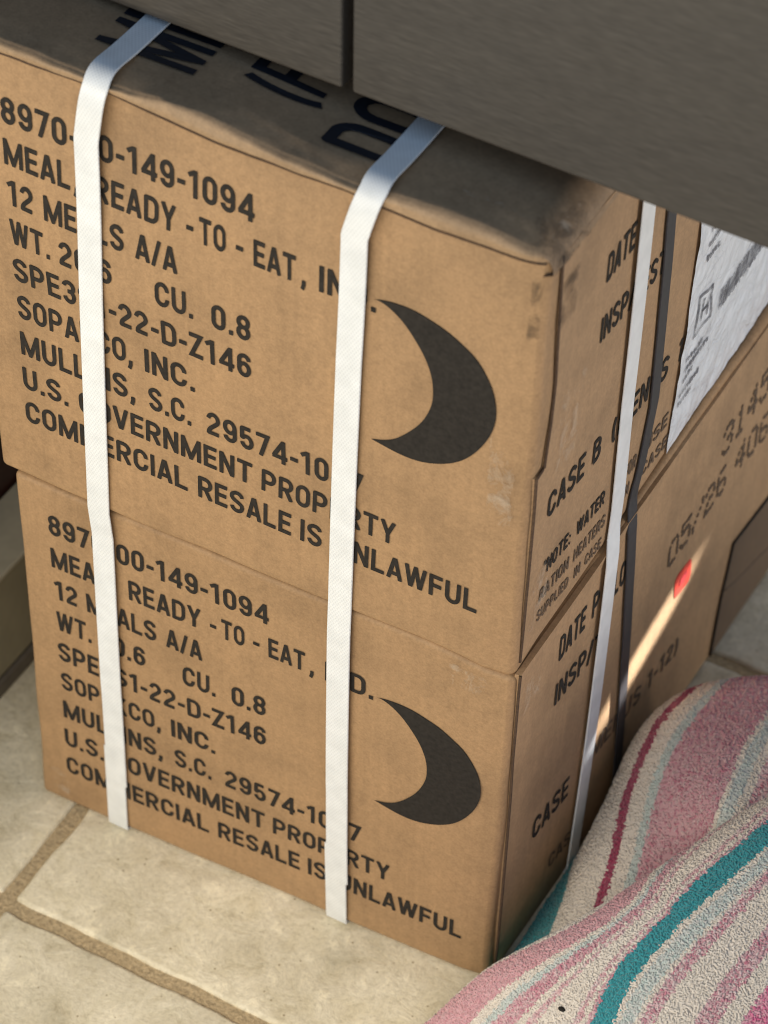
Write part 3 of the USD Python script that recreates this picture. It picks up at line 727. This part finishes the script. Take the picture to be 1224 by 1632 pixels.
# ---- the label in crinkled film
def sheet_on_side(box, y0, y1, z0, z1, lift, amp, ny=60, nz=60, seed=4, edge=0.0):
    Y, Z = np.meshgrid(np.linspace(y0, y1, ny), np.linspace(z0, z1, nz), indexing="ij")
    q = np.stack([Y * 55 + Z * 30, Z * 45 - Y * 20, Y * 0], -1)
    n = np.abs(meshkit.fbm(q, 4, seed) - 0.5) * 2
    Yw = Y + edge * (meshkit.fbm(np.stack([Z * 40, Y * 0, Y * 0 + 3], -1), 3, seed) - 0.5)
    Zw = Z + edge * (meshkit.fbm(np.stack([Y * 40, Y * 0, Y * 0 + 7], -1), 3, seed) - 0.5)
    P = np.stack([W + lift + amp * n, Yw, Zw], -1).reshape(-1, 3)
    idx = np.arange(ny * nz).reshape(ny, nz)
    f = np.vstack([np.c_[idx[:-1, :-1].ravel(), idx[1:, :-1].ravel(), idx[1:, 1:].ravel()], np.c_[idx[:-1, :-1].ravel(), idx[1:, 1:].ravel(), idx[:-1, 1:].ravel()]])
    return trimesh.Trimesh(box(dent(P, 0.0014, 11.0, 9)), f, process=False)


lab = part("film_label", sheet_on_side(upper, 0.1535, 0.300, 0.0015, 0.200, 0.0008, 0.0013, 90, 110, 4, 0.0003), "label_film", up, 50)


def on_label(poly_list, name, seed=4):
    ms = []
    for p in poly_list:
        m = trimesh.creation.extrude_polygon(p, 0.0001, engine="earcut").subdivide_to_size(0.0025)
        Y, Z = m.vertices[:, 0], m.vertices[:, 1]
        n = np.abs(meshkit.fbm(np.stack([Y * 55 + Z * 30, Z * 45 - Y * 20, Y * 0], -1), 4, seed) - 0.5) * 2
        P = np.stack([W + 0.0012 + 0.0013 * n + m.vertices[:, 2], Y, Z], -1)
        ms.append(trimesh.Trimesh(upper(dent(P, 0.0014, 11.0, 9)), m.faces, process=False))
    mm = cat(ms)
    part(name, mm, "label_print", up, False, np.c_[np.ones(len(mm.vertices)), np.zeros(len(mm.vertices))], kind="stuff" if len(ms) > 6 else None)


fr0 = Polygon([(.1635, .0610), (.1640, .0850), (.1800, .0810), (.1830, .0600)])
on_label([fr0.difference(fr0.buffer(-0.0018)), Polygon([(.1700, .066), (.1702, .079), (.1716, .079), (.1714, .066)]), Polygon([(.1702, .0725), (.177, .0715), (.177, .0700), (.1702, .0710)]), Polygon([(.1765, .0655), (.1767, .0775), (.1779, .0775), (.1777, .0655)])], "printed_frame")
bits = []
for k in range(46):     # smeared print of a barcode-like band
    y = .193 + .0012 * k
    bits.append(sbox(y, .0555 + rng.uniform(-.001, .001), y + rng.uniform(.0004, .0010), .0680 + rng.uniform(-.001, .001)))
on_label(bits, "printed_band")
bits = []
for (zz, y0_, y1_) in ((.050, .160, .176), (.0445, .160, .186), (.039, .159, .170), (.031, .158, .180), (.0255, .158, .172), (.110, .166, .19), (.118, .166, .20), (.102, .166, .18)):
    y = y0_
    while y < y1_:
        w_ = rng.uniform(.0012, .0026)
        bits.append(sbox(y, zz, y + w_, zz + rng.uniform(.0022, .0034))); y += w_ + rng.uniform(.0006, .0014)
on_label(bits, "printed_text")


def rub_patch(name, mat, f, u0, u1, v0, v1, parent, n=16):
    U, V = np.meshgrid(np.linspace(u0, u1, n), np.linspace(v0, v1, n), indexing="ij")
    a, b = (U - u0) / (u1 - u0), (V - v0) / (v1 - v0)
    fade = np.clip(np.minimum(np.minimum(a, 1 - a), np.minimum(b, 1 - b)) * 4.5, 0, 1) ** 0.6
    idx = np.arange(n * n).reshape(n, n)
    fc = np.vstack([np.c_[idx[:-1, :-1].ravel(), idx[1:, :-1].ravel(), idx[1:, 1:].ravel()], np.c_[idx[:-1, :-1].ravel(), idx[1:, 1:].ravel(), idx[:-1, 1:].ravel()]])
    part(name, trimesh.Trimesh(f(U.ravel(), V.ravel(), 0.0007), fc, process=False), mat, parent, False, np.c_[fade.ravel(), b.ravel()])


def cap_rub(name, mat, fn, lift=0.0005):
    """a rubbed spot on the top flap: the flap's own faces where fn(x, y, z) > 0 (box coordinates), a hair above it"""
    q = cap_mesh(lambda p: p); keep = fn(q.vertices)
    fc = q.faces[(keep[q.faces] > 0).any(1)]
    v = upper(q.vertices + lift * q.vertex_normals); ids, inv = np.unique(fc, return_inverse=True)
    part(name, trimesh.Trimesh(v[ids], inv.reshape(-1, 3), process=False), mat, up, False, np.c_[np.clip(keep[ids], 0, 1), 0 * ids])


bell = lambda t, c, w: np.clip(1 - np.abs(t - c) / w, 0, 1)
cap_rub("grime_shade_mark", "grime_soft", lambda v: bell(v[:, 0], 0.249, 0.020) ** 0.5 * bell(v[:, 1], 0.010, 0.05) ** 0.5)
cap_rub("scuff_mark", "pale_scuff", lambda v: bell(v[:, 0], 0.2465, 0.008) * bell(v[:, 1], 0.020, 0.03) ** 0.5 * 1.15, 0.0008)
cap_rub("scuff_mark", "pale_scuff", lambda v: bell(v[:, 1] + 0.004 * wig(v[:, 0], 60, 2), 0.0125, 0.0034) * bell(v[:, 0], 0.222, 0.036) ** 0.5 * 1.4, 0.0008)
fu = front_face((lambda p: upper(dent(np.array(p, float), 0.0022, 14.0, 3)))); fl_ = front_face((lambda p: lower(dent(np.array(p, float), 0.0022, 14.0, 21))))
rub_patch("grime_shade_mark", "grime_shade", fu, 0.2425, 0.2490, 0.172, 0.2110, up)  # corner strip: some grime, and the shade of the turning corner painted in
rub_patch("grime_shade_mark", "grime_shade", su, 0.0050, 0.0300, 0.170, 0.2040, up)
rub_patch("scuff_mark", "pale_scuff", fu, 0.2300, 0.2470, 0.070, 0.140, up)
rub_patch("scuff_mark", "pale_scuff", su, 0.0140, 0.0500, 0.085, 0.150, up)
rub_patch("scuff_mark", "pale_scuff", su, 0.0040, 0.0300, 0.004, 0.060, up)
rub_patch("scuff_mark", "pale_scuff", fl_, 0.2050, 0.2460, 0.196, 0.2160, lo)
rub_patch("scuff_mark", "pale_scuff", fl_, 0.0040, 0.0200, 0.004, 0.030, lo)
rub_patch("scuff_mark", "pale_scuff", sl, 0.0040, 0.0300, 0.180, 0.214, lo)

# ---- red sticker, dark outlined patch on the lower side
def patch(poly, lift, mat, name, box, parent, thick=0.0003, label=None):
    m = slab_from_polygon(poly, thick, 0, W + lift, wob(box), 0.01)
    return part(name, m, mat, parent, False, label=label)


patch(Polygon([(.1955, .1205), (.1745, .1228), (.1775, .1046), (.1975, .1020)]).buffer(-0.0045).buffer(0.004, quad_segs=5), 0.0002, "red_paper", "red_sticker", lower, lo, 0.0001)
patch(Polygon([(.1895, .1160), (.1830, .1150), (.1822, .1108), (.1875, .1090), (.1918, .1120)]), 0.0004, "red_dark", "sticker_print", lower, lo, 0.0001)
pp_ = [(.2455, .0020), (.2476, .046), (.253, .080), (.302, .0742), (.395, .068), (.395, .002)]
patch(Polygon(pp_), 0.0009, "kraft_dark", "dark_patch", lower, lo, 0.0009)  # outlined patch, its brown deepened to stand in for shade low down
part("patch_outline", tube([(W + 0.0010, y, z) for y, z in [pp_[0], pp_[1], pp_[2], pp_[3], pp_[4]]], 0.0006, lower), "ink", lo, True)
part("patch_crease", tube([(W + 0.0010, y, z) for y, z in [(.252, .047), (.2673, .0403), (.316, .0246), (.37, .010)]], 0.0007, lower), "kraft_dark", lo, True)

# ------------------------------------------------------------------ straps (each one loop round both cartons)
def loop_front(name, ux, lx, label, weld):
    g = thing(name, (lx(0.0), 0.2, 0.0), label, "strap")
    E3 = 0.0009
    pts, nr = [], []
    x0_ = ux(0.226); c0, t0 = float(np.interp(x0_, CX, CZ)), float(top_z(x0_))
    key = np.array([(D - 0.004, t0 + 0.0014), (0.10, t0 + 0.0014), (0.05, t0 + 0.0012), (0.028, t0 + 0.0010), (0.0165, t0 + 0.0011), (0.0085, t0 + 0.0016), (0.0020, max(c0, t0) + 0.0027), (-0.0042, c0 - 0.0026), (-0.0042, c0 - 0.008), (-0.0030, 0.198), (-0.0016, 0.150), (-0.0014, 0.08), (-0.0014, 0.0)])
    sk = np.r_[0, np.cumsum(np.linalg.norm(np.diff(key, axis=0), axis=1))]
    from scipy.interpolate import PchipInterpolator
    dense = PchipInterpolator(sk, key)(np.linspace(0, sk[-1], 700))
    soft = dense.copy(); w_ = 5
    for _ in range(3):
        soft[w_:-w_] = sum(soft[w_ + o:len(soft) - w_ + o] for o in range(-w_, w_ + 1)) / (2 * w_ + 1)
    yz = soft[np.r_[0:420:14, 420:600:2, 600:700:9]]
    tg = np.gradient(yz, axis=0); tg /= np.linalg.norm(tg, axis=1, keepdims=True)
    for (y, z), (ty, tz) in zip(yz, tg):
        pts.append(upper(np.array([ux(z), y, z]))); nr.append((0, tz, -ty))
    low = lambda z, dx, lift: lower(np.array([lx(z) + dx, -lift, z]))
    ptsA, nrA = list(pts), list(nr)
    for z in np.linspace(0.205, weld[1], 20):
        ptsA.append(low(z, 0.0006, 0.0020 if z > 0.1 else 0.0018)); nrA.append((0, -1, 0))
    part("band", ribbon(ptsA, np.array([(1.0, 0, 0)] * len(ptsA)), nrA, 0.0112), "white_strap", g, 30)
    ptsB = [low(z, -0.0007, 0.0010) for z in np.linspace(weld[0], 0.004, 12)] + [low(0.0012, -0.0007, 0.0008), low(0.0006, -0.0007, -0.001)]
    nrB = [(0, -1, 0)] * 12 + [(0, -0.7, -0.7), (0, -0.1, -1)]
    for y in np.linspace(0.01, D - 0.004, 10):
        ptsB.append(lower(np.array([lx(0.0), y, 0.0008]))); nrB.append((0, 0, -1))
    ptsB += [lower(np.array([lx(0.0), D + 0.001, z])) for z in np.linspace(0.004, H, 6)]; nrB += [(0, 1, 0)] * 6
    ptsB += [upper(np.array([ux(z), D + 0.0015, z])) for z in np.linspace(0.01, H - 0.004, 6)]; nrB += [(0, 1, 0)] * 6
    part("band", ribbon(ptsB, np.array([(1.0, 0, 0)] * len(ptsB)), nrB, 0.0112), "white_strap", g, 30)


I = lambda a, b: (lambda z: float(np.interp(z, a, b)))
loop_front("strap", I([0.0, 0.03, 0.12, 0.20, 0.226], [0.0515, 0.0526, 0.0556, 0.0588, 0.0640]), I([0.0, 0.06, 0.22], [0.0466, 0.0471, 0.0474]), "white woven strap round both cartons, the one across the word MEALS", (0.060, 0.036))
loop_front("strap", I([0.0, 0.06, 0.14, 0.20, 0.222], [0.1710, 0.1719, 0.1730, 0.1744, 0.1805]), I([0.0, 0.06, 0.22], [0.1707, 0.1694, 0.1674]), "white woven strap round both cartons, the one just left of the crescents", (0.058, 0.034))


def loop_side(name, uy, ly, width, mat, label, tight):
    g = thing(name, (W, ly(0.0), 0.0), label, "strap")
    pts, nr = [], []
    for x in np.linspace(0.002, W - RS, 16):
        pts.append(upper(np.array([x, uy(H), float(top_z(x)) + 0.0010]))); nr.append((0, 0, 1))
    for t in np.linspace(0.15, 1.0, 8) * np.pi / 2:
        r = RS + 0.0012
        pts.append(upper(np.array([W - RS + r * math.sin(t), uy(H), float(top_z(W)) - RS + r * math.cos(t)]))); nr.append((math.sin(t), 0, math.cos(t)))
    n_ = 40 if tight else 24
    wl = (lambda b, p: b(dent(np.array(p), 0.0014, 11.0, 9))) if tight else (lambda b, p: b(np.array(p)))
    e = 0.0007 if tight else 0.0014
    for z in np.linspace(float(top_z(W)) - RS - 0.003, 0.003, n_):
        pts.append(wl(upper, [W + e, uy(z), z])); nr.append((1, 0, 0))
    for z in np.linspace(0.212, 0.001, n_):
        pts.append(wl(lower, [W + e, ly(z), z])); nr.append((1, 0, 0))
    for x in np.linspace(W - 0.004, 0.002, 10):
        pts.append(lower(np.array([x, ly(0.0), 0.0007]))); nr.append((0, 0, -1))
    for z in np.linspace(0.004, H, 6):
        pts.append(lower(np.array([-0.0014, ly(z), z]))); nr.append((-1, 0, 0))
    for z in np.linspace(0.01, H - 0.003, 6):
        pts.append(upper(np.array([-0.0014, uy(z), z]))); nr.append((-1, 0, 0))
    part("band", ribbon(pts, np.array([(0, 1.0, 0)] * len(pts)), nr, width), mat, g, 30)


loop_side("strap", I([0.02, 0.08, 0.18, 0.22], [0.0952, 0.0903, 0.0870, 0.0865]), I([0.0, 0.09, 0.23], [0.0830, 0.0866, 0.0893]), 0.0125, "plain_strap", "white woven strap running down the right side of both cartons", False)
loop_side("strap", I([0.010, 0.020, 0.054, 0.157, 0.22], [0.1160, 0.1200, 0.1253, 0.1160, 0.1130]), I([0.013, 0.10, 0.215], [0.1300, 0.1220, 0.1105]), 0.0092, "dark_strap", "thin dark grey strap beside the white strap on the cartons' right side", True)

# ------------------------------------------------------------------ the striped towel
def spline(pts, n):
    p = np.array(pts, float); s = np.r_[0, np.cumsum(np.linalg.norm(np.diff(p, axis=0), axis=1))]
    return CubicSpline(s / s[-1], p)(np.linspace(0, 1, n))


def front_surface(ns=150, nt=150):
    R = spline([(.175, -.118, .004), (.205, -.075, .008), (.2317, -.0408, .015), (.2529, -.0191, .045), (.2806, .0011, .07), (.309, .0354, .09), (.3397, .0812, .11), (.372, .125, .122), (.41, .17, .13)], ns)
    e = np.array([0.74, -0.67, 0.0]); rr = np.clip(R[:, 2] * 0.45, 0.006, 0.034)
    R = R + (rr * 0.43 + 0.0026)[:, None] * e - np.array([0, 0, 0.0037]) * np.clip(R[:, 2:] / 0.04, 0, 1)
    th = np.linspace(-np.pi / 2 * 1.05, 0, 26); t2 = np.linspace(0, 0.26, nt - 25)[1:]
    P = np.zeros((ns, nt, 3))
    for k, a in enumerate(th):
        P[:, k] = R + (rr * math.sin(a))[:, None] * e + np.c_[0 * rr, 0 * rr, -(rr * (1 - math.cos(a)))]
    for k, t in enumerate(t2):
        und = -0.0018 * (1 - np.cos(t * 26 + np.linspace(0, 2, ns) * min(1, t / 0.05))) * min(1, t / 0.05)
        z = R[:, 2] + 0.02 * t + und * np.clip(R[:, 2] / 0.05, 0, 1)
        P[:, 26 + k] = np.c_[(R + t * e)[:, :2], np.maximum(z, 0.003)]
    return P


def back_surface(ns=150, nt=110):
    B = spline([(.262, -.03, .012), (.2610, .005, .024), (.2625, .0326, .036), (.2575, .070, .050), (.2560, .1081, .064), (.2560, .1253, .074), (.2605, .152, .080), (.2740, .1720, .082), (.3006, .1881, .086), (.335, .200, .090), (.39, .215, .092)], ns)
    C = np.array([.40, .02, .0]); P = np.zeros((ns, nt, 3))
    d = C[:2] - B[:, :2]; ln = np.linalg.norm(d, axis=1, keepdims=True); d = d / ln
    rr = np.clip(B[:, 2] * 0.5, 0.008, 0.03)
    th = np.r_[-9, -8, np.linspace(-np.pi / 2, 0, 22)]
    for k, a in enumerate(th):
        if a < -2:
            w = 0.35 if a == -8 else 0.95; fx = np.minimum(B[:, 0] - 0.001, 0.2462 + 0.028 * B[:, 1]); P[:, k] = np.c_[B[:, 0] * (1 - w) + fx * w, B[:, 1], (B[:, 2] - rr) * (0.55 if a == -8 else 0.06) + 0.001]; continue
        P[:, k] = np.c_[B[:, :2] + d * (rr * (1 + math.sin(a)))[:, None] - d * (rr * 0)[:, None], B[:, 2] - rr * (1 - math.cos(a))]
    base = P[:, 23].copy()
    for k, t in enumerate(np.linspace(0, 1, nt - 23)[1:]):
        s = t * np.clip(ln[:, 0] - rr, 0.01, 9)
        z = base[:, 2] + 0.22 * s * np.exp(-s / 0.07) + 0.003 * np.sin(s * 60 + np.linspace(0, 9, ns)) * min(1, t * 4)
        P[:, 24 + k] = np.c_[base[:, :2] + d * s[:, None], z]
    return P


# ---- TOWEL MARK
# stripe coordinate across the cloth, given at guide points (x, y, u) of the floor plan: the cloth is bunched, so its stripes fan and bend
from scipy.interpolate import RBFInterpolator
GUIDE_F = np.array([(0.2402, -0.0386, 0.0787), (0.2533, -0.0191, 0.0787), (0.2722, -0.0054, 0.0787), (0.2616, -0.038, 0.1925), (0.274, -0.0213, 0.1925), (0.2866, -0.0074, 0.1925), (0.3006, 0.01, 0.1925), (0.2723, -0.0381, 0.2493), (0.2848, -0.0187, 0.2493), (0.2967, -0.0005, 0.2493), (0.312, 0.0236, 0.2493), (0.3122, -0.0339, 0.468), (0.3105, -0.0221, 0.468), (0.3113, -0.0038, 0.468), (0.3158, 0.014, 0.468), (0.3203, 0.0271, 0.468), (0.3257, 0.0384, 0.468), (0.3314, 0.0493, 0.468), (0.3373, 0.0605, 0.468), (0.3427, 0.0745, 0.468), (0.3198, -0.0323, 0.53), (0.319, -0.0222, 0.53), (0.3217, -0.0078, 0.53), (0.3272, 0.0079, 0.53), (0.3323, 0.024, 0.53), (0.3375, 0.0355, 0.53), (0.3429, 0.0474, 0.53), (0.3481, 0.0616, 0.53), (0.3363, -0.028, 0.6311), (0.3391, -0.0095, 0.6311), (0.3472, 0.0167, 0.6311), (0.3556, 0.0455, 0.6311), (0.3615, -0.0207, 0.7935), (0.3641, -0.0016, 0.7935), (0.3687, 0.0161, 0.7935), (0.3764, -0.0166, 0.891), (0.3786, -0.0064, 0.891)])
GUIDE_B = np.array([(0.28, 0.0463, 0.36), (0.2747, 0.0732, 0.36), (0.2682, 0.1001, 0.36), (0.2679, 0.1165, 0.36), (0.2689, 0.135, 0.36), (0.2723, 0.1495, 0.36), (0.2915, 0.0579, 0.475), (0.2857, 0.0828, 0.475), (0.2831, 0.1037, 0.475), (0.283, 0.1242, 0.475), (0.2857, 0.1511, 0.475), (0.3173, 0.0785, 0.72), (0.3153, 0.099, 0.72), (0.3125, 0.1277, 0.72), (0.3139, 0.1474, 0.72), (0.322, 0.0804, 0.77), (0.321, 0.1036, 0.77), (0.3201, 0.1348, 0.77), (0.3302, 0.0934, 0.86), (0.3289, 0.1137, 0.86), (0.2645, 0.0358, 0.16), (0.2635, 0.0489, 0.16), (0.2736, 0.0466, 0.3), (0.2686, 0.0731, 0.3), (0.2634, 0.1103, 0.3)])


def terry(name_mat, P, guide, parent, loops, seed, keep):
    r = np.random.default_rng(seed); nx, ny = P.shape[:2]
    rb = RBFInterpolator(guide[:, :2], guide[:, 2], kernel="thin_plate_spline", smoothing=1e-4)
    u = rb(P[..., :2].reshape(-1, 2)).reshape(nx, ny)
    du, dv = np.gradient(P, axis=0), np.gradient(P, axis=1)
    N = np.cross(du, dv); N /= np.maximum(np.linalg.norm(N, axis=-1, keepdims=True), 1e-12)
    if N[nx // 2, ny // 2, 2] < 0:
        N = -N; flip = True
    else:
        flip = False
    idx = np.arange(nx * ny).reshape(nx, ny)
    f = np.vstack([np.c_[idx[:-1, :-1].ravel(), idx[1:, :-1].ravel(), idx[1:, 1:].ravel()], np.c_[idx[:-1, :-1].ravel(), idx[1:, 1:].ravel(), idx[:-1, 1:].ravel()]])
    if flip:
        f = f[:, ::-1]
    part("cloth", trimesh.Trimesh((P + 0.0007 * N).reshape(-1, 3), f, process=False), name_mat, parent, True, np.c_[np.clip(u, 0.002, 0.998).ravel(), np.full(nx * ny, 0.6)])
    # terry loops: little arches of yarn standing on the cloth
    area = np.linalg.norm(np.cross(du, dv), axis=-1)[:-1, :-1] * keep(P)[:-1, :-1]
    pick = r.choice(area.size, loops, p=area.ravel() / area.sum()); i, j = np.divmod(pick, ny - 1)
    a, b = r.random(loops), r.random(loops)
    lerp = lambda A: ((1 - a) * (1 - b))[:, None] * A[i, j] + (a * (1 - b))[:, None] * A[i + 1, j] + ((1 - a) * b)[:, None] * A[i, j + 1] + (a * b)[:, None] * A[i + 1, j + 1]
    p, n, uu = lerp(P), lerp(N), lerp(u[..., None])[:, 0]
    n /= np.linalg.norm(n, axis=1, keepdims=True)
    rnd = r.normal(size=(loops, 3)); t = np.cross(n, rnd); t /= np.linalg.norm(t, axis=1, keepdims=True); side = np.cross(n, t)
    lean = (t * r.normal(0, 0.35, (loops, 1)) + side * r.normal(0, 0.55, (loops, 1)))
    hgt, wid, rad = r.uniform(0.0006, 0.0012, loops), r.uniform(0.0007, 0.0012, loops), r.uniform(0.00042, 0.00058, loops)
    K, S = 5, 3
    th = np.linspace(-0.25, math.pi + 0.25, K)
    c = p[:, None] + t[:, None] * (wid[:, None] * np.cos(th))[..., None] + (n + lean)[:, None] * (hgt[:, None] * np.sin(th))[..., None]
    tg = np.gradient(c, axis=1); tg /= np.linalg.norm(tg, axis=2, keepdims=True)
    e2 = np.broadcast_to(side[:, None], tg.shape); e1 = np.cross(tg, e2); e1 /= np.maximum(np.linalg.norm(e1, axis=2, keepdims=True), 1e-9)
    ph = np.linspace(0, 2 * np.pi, S, endpoint=False)
    v = c[:, :, None] + rad[:, None, None, None] * (np.cos(ph)[None, None, :, None] * e1[:, :, None] + np.sin(ph)[None, None, :, None] * e2[:, :, None])
    base = np.array([[q * S + w, q * S + (w + 1) % S, (q + 1) * S + (w + 1) % S, (q + 1) * S + w] for q in range(K - 1) for w in range(S)])
    tri = np.vstack([base[:, [0, 1, 2]], base[:, [0, 2, 3]]])
    F = (np.arange(loops)[:, None, None] * (K * S) + tri[None]).reshape(-1, 3)
    uv = np.repeat(np.c_[np.clip(uu, 0.002, 0.998), r.random(loops)], K * S, axis=0)
    part("terry_loops", trimesh.Trimesh(v.reshape(-1, 3), F, process=False), name_mat, parent, True, uv, kind="stuff")


def in_view(P):
    d = (P - CAM_C) @ CAM_M.T; x, y = CAM_F * d[..., 0] / d[..., 2], CAM_F * d[..., 1] / d[..., 2]
    return ((abs(x) < 0.62) & (abs(y) < 0.80)) * 1.0 + 1e-9       # loops where the cloth can be seen, with a margin all round


tow = thing("towel", (0.34, 0.05, 0.0), "crumpled terry towel with pink, cream and teal stripes lying beside the cartons", "towel")
terry("terry_back", back_surface(), GUIDE_B, tow, 32000, 11, in_view)
# unseen heap of towel cloth, added at the right to shade the carton side
hx, hy = np.meshgrid(np.linspace(-1, 1, 60), np.linspace(-1, 1, 60), indexing="ij")
hr = np.clip(np.hypot(hx, hy), 0, 1)
shade_heap = np.stack([0.545 + 0.13 * hx, 0.155 + 0.150 * hy, 0.195 * (1 - hr ** 2.6) ** 0.8 + 0.015 * (meshkit.fbm(np.stack([hx * 3, hy * 3, hx * 0], -1), 3, 5) - 0.5) * (1 - hr) + 0.001], -1)
hi_ = np.arange(3600).reshape(60, 60)
part("cloth", trimesh.Trimesh(shade_heap.reshape(-1, 3), np.vstack([np.c_[hi_[:-1, :-1].ravel(), hi_[1:, :-1].ravel(), hi_[1:, 1:].ravel()], np.c_[hi_[:-1, :-1].ravel(), hi_[1:, 1:].ravel(), hi_[:-1, 1:].ravel()]]), process=False), "terry_back", tow, True, np.c_[(np.abs(hx * 1.7 + hy * 0.4) % 1.0).ravel() * 0.98 + 0.01, np.full(3600, 0.6)])
terry("terry_front", front_surface(), GUIDE_F, tow, 52000, 12, in_view)
m = trimesh.creation.icosphere(1, 1.0); m.vertices = m.vertices * [0.0018, 0.0012, 0.0009] + [0.2956, -0.0314, 0.0596]
part("lint_speck", m, "ink", tow, True)
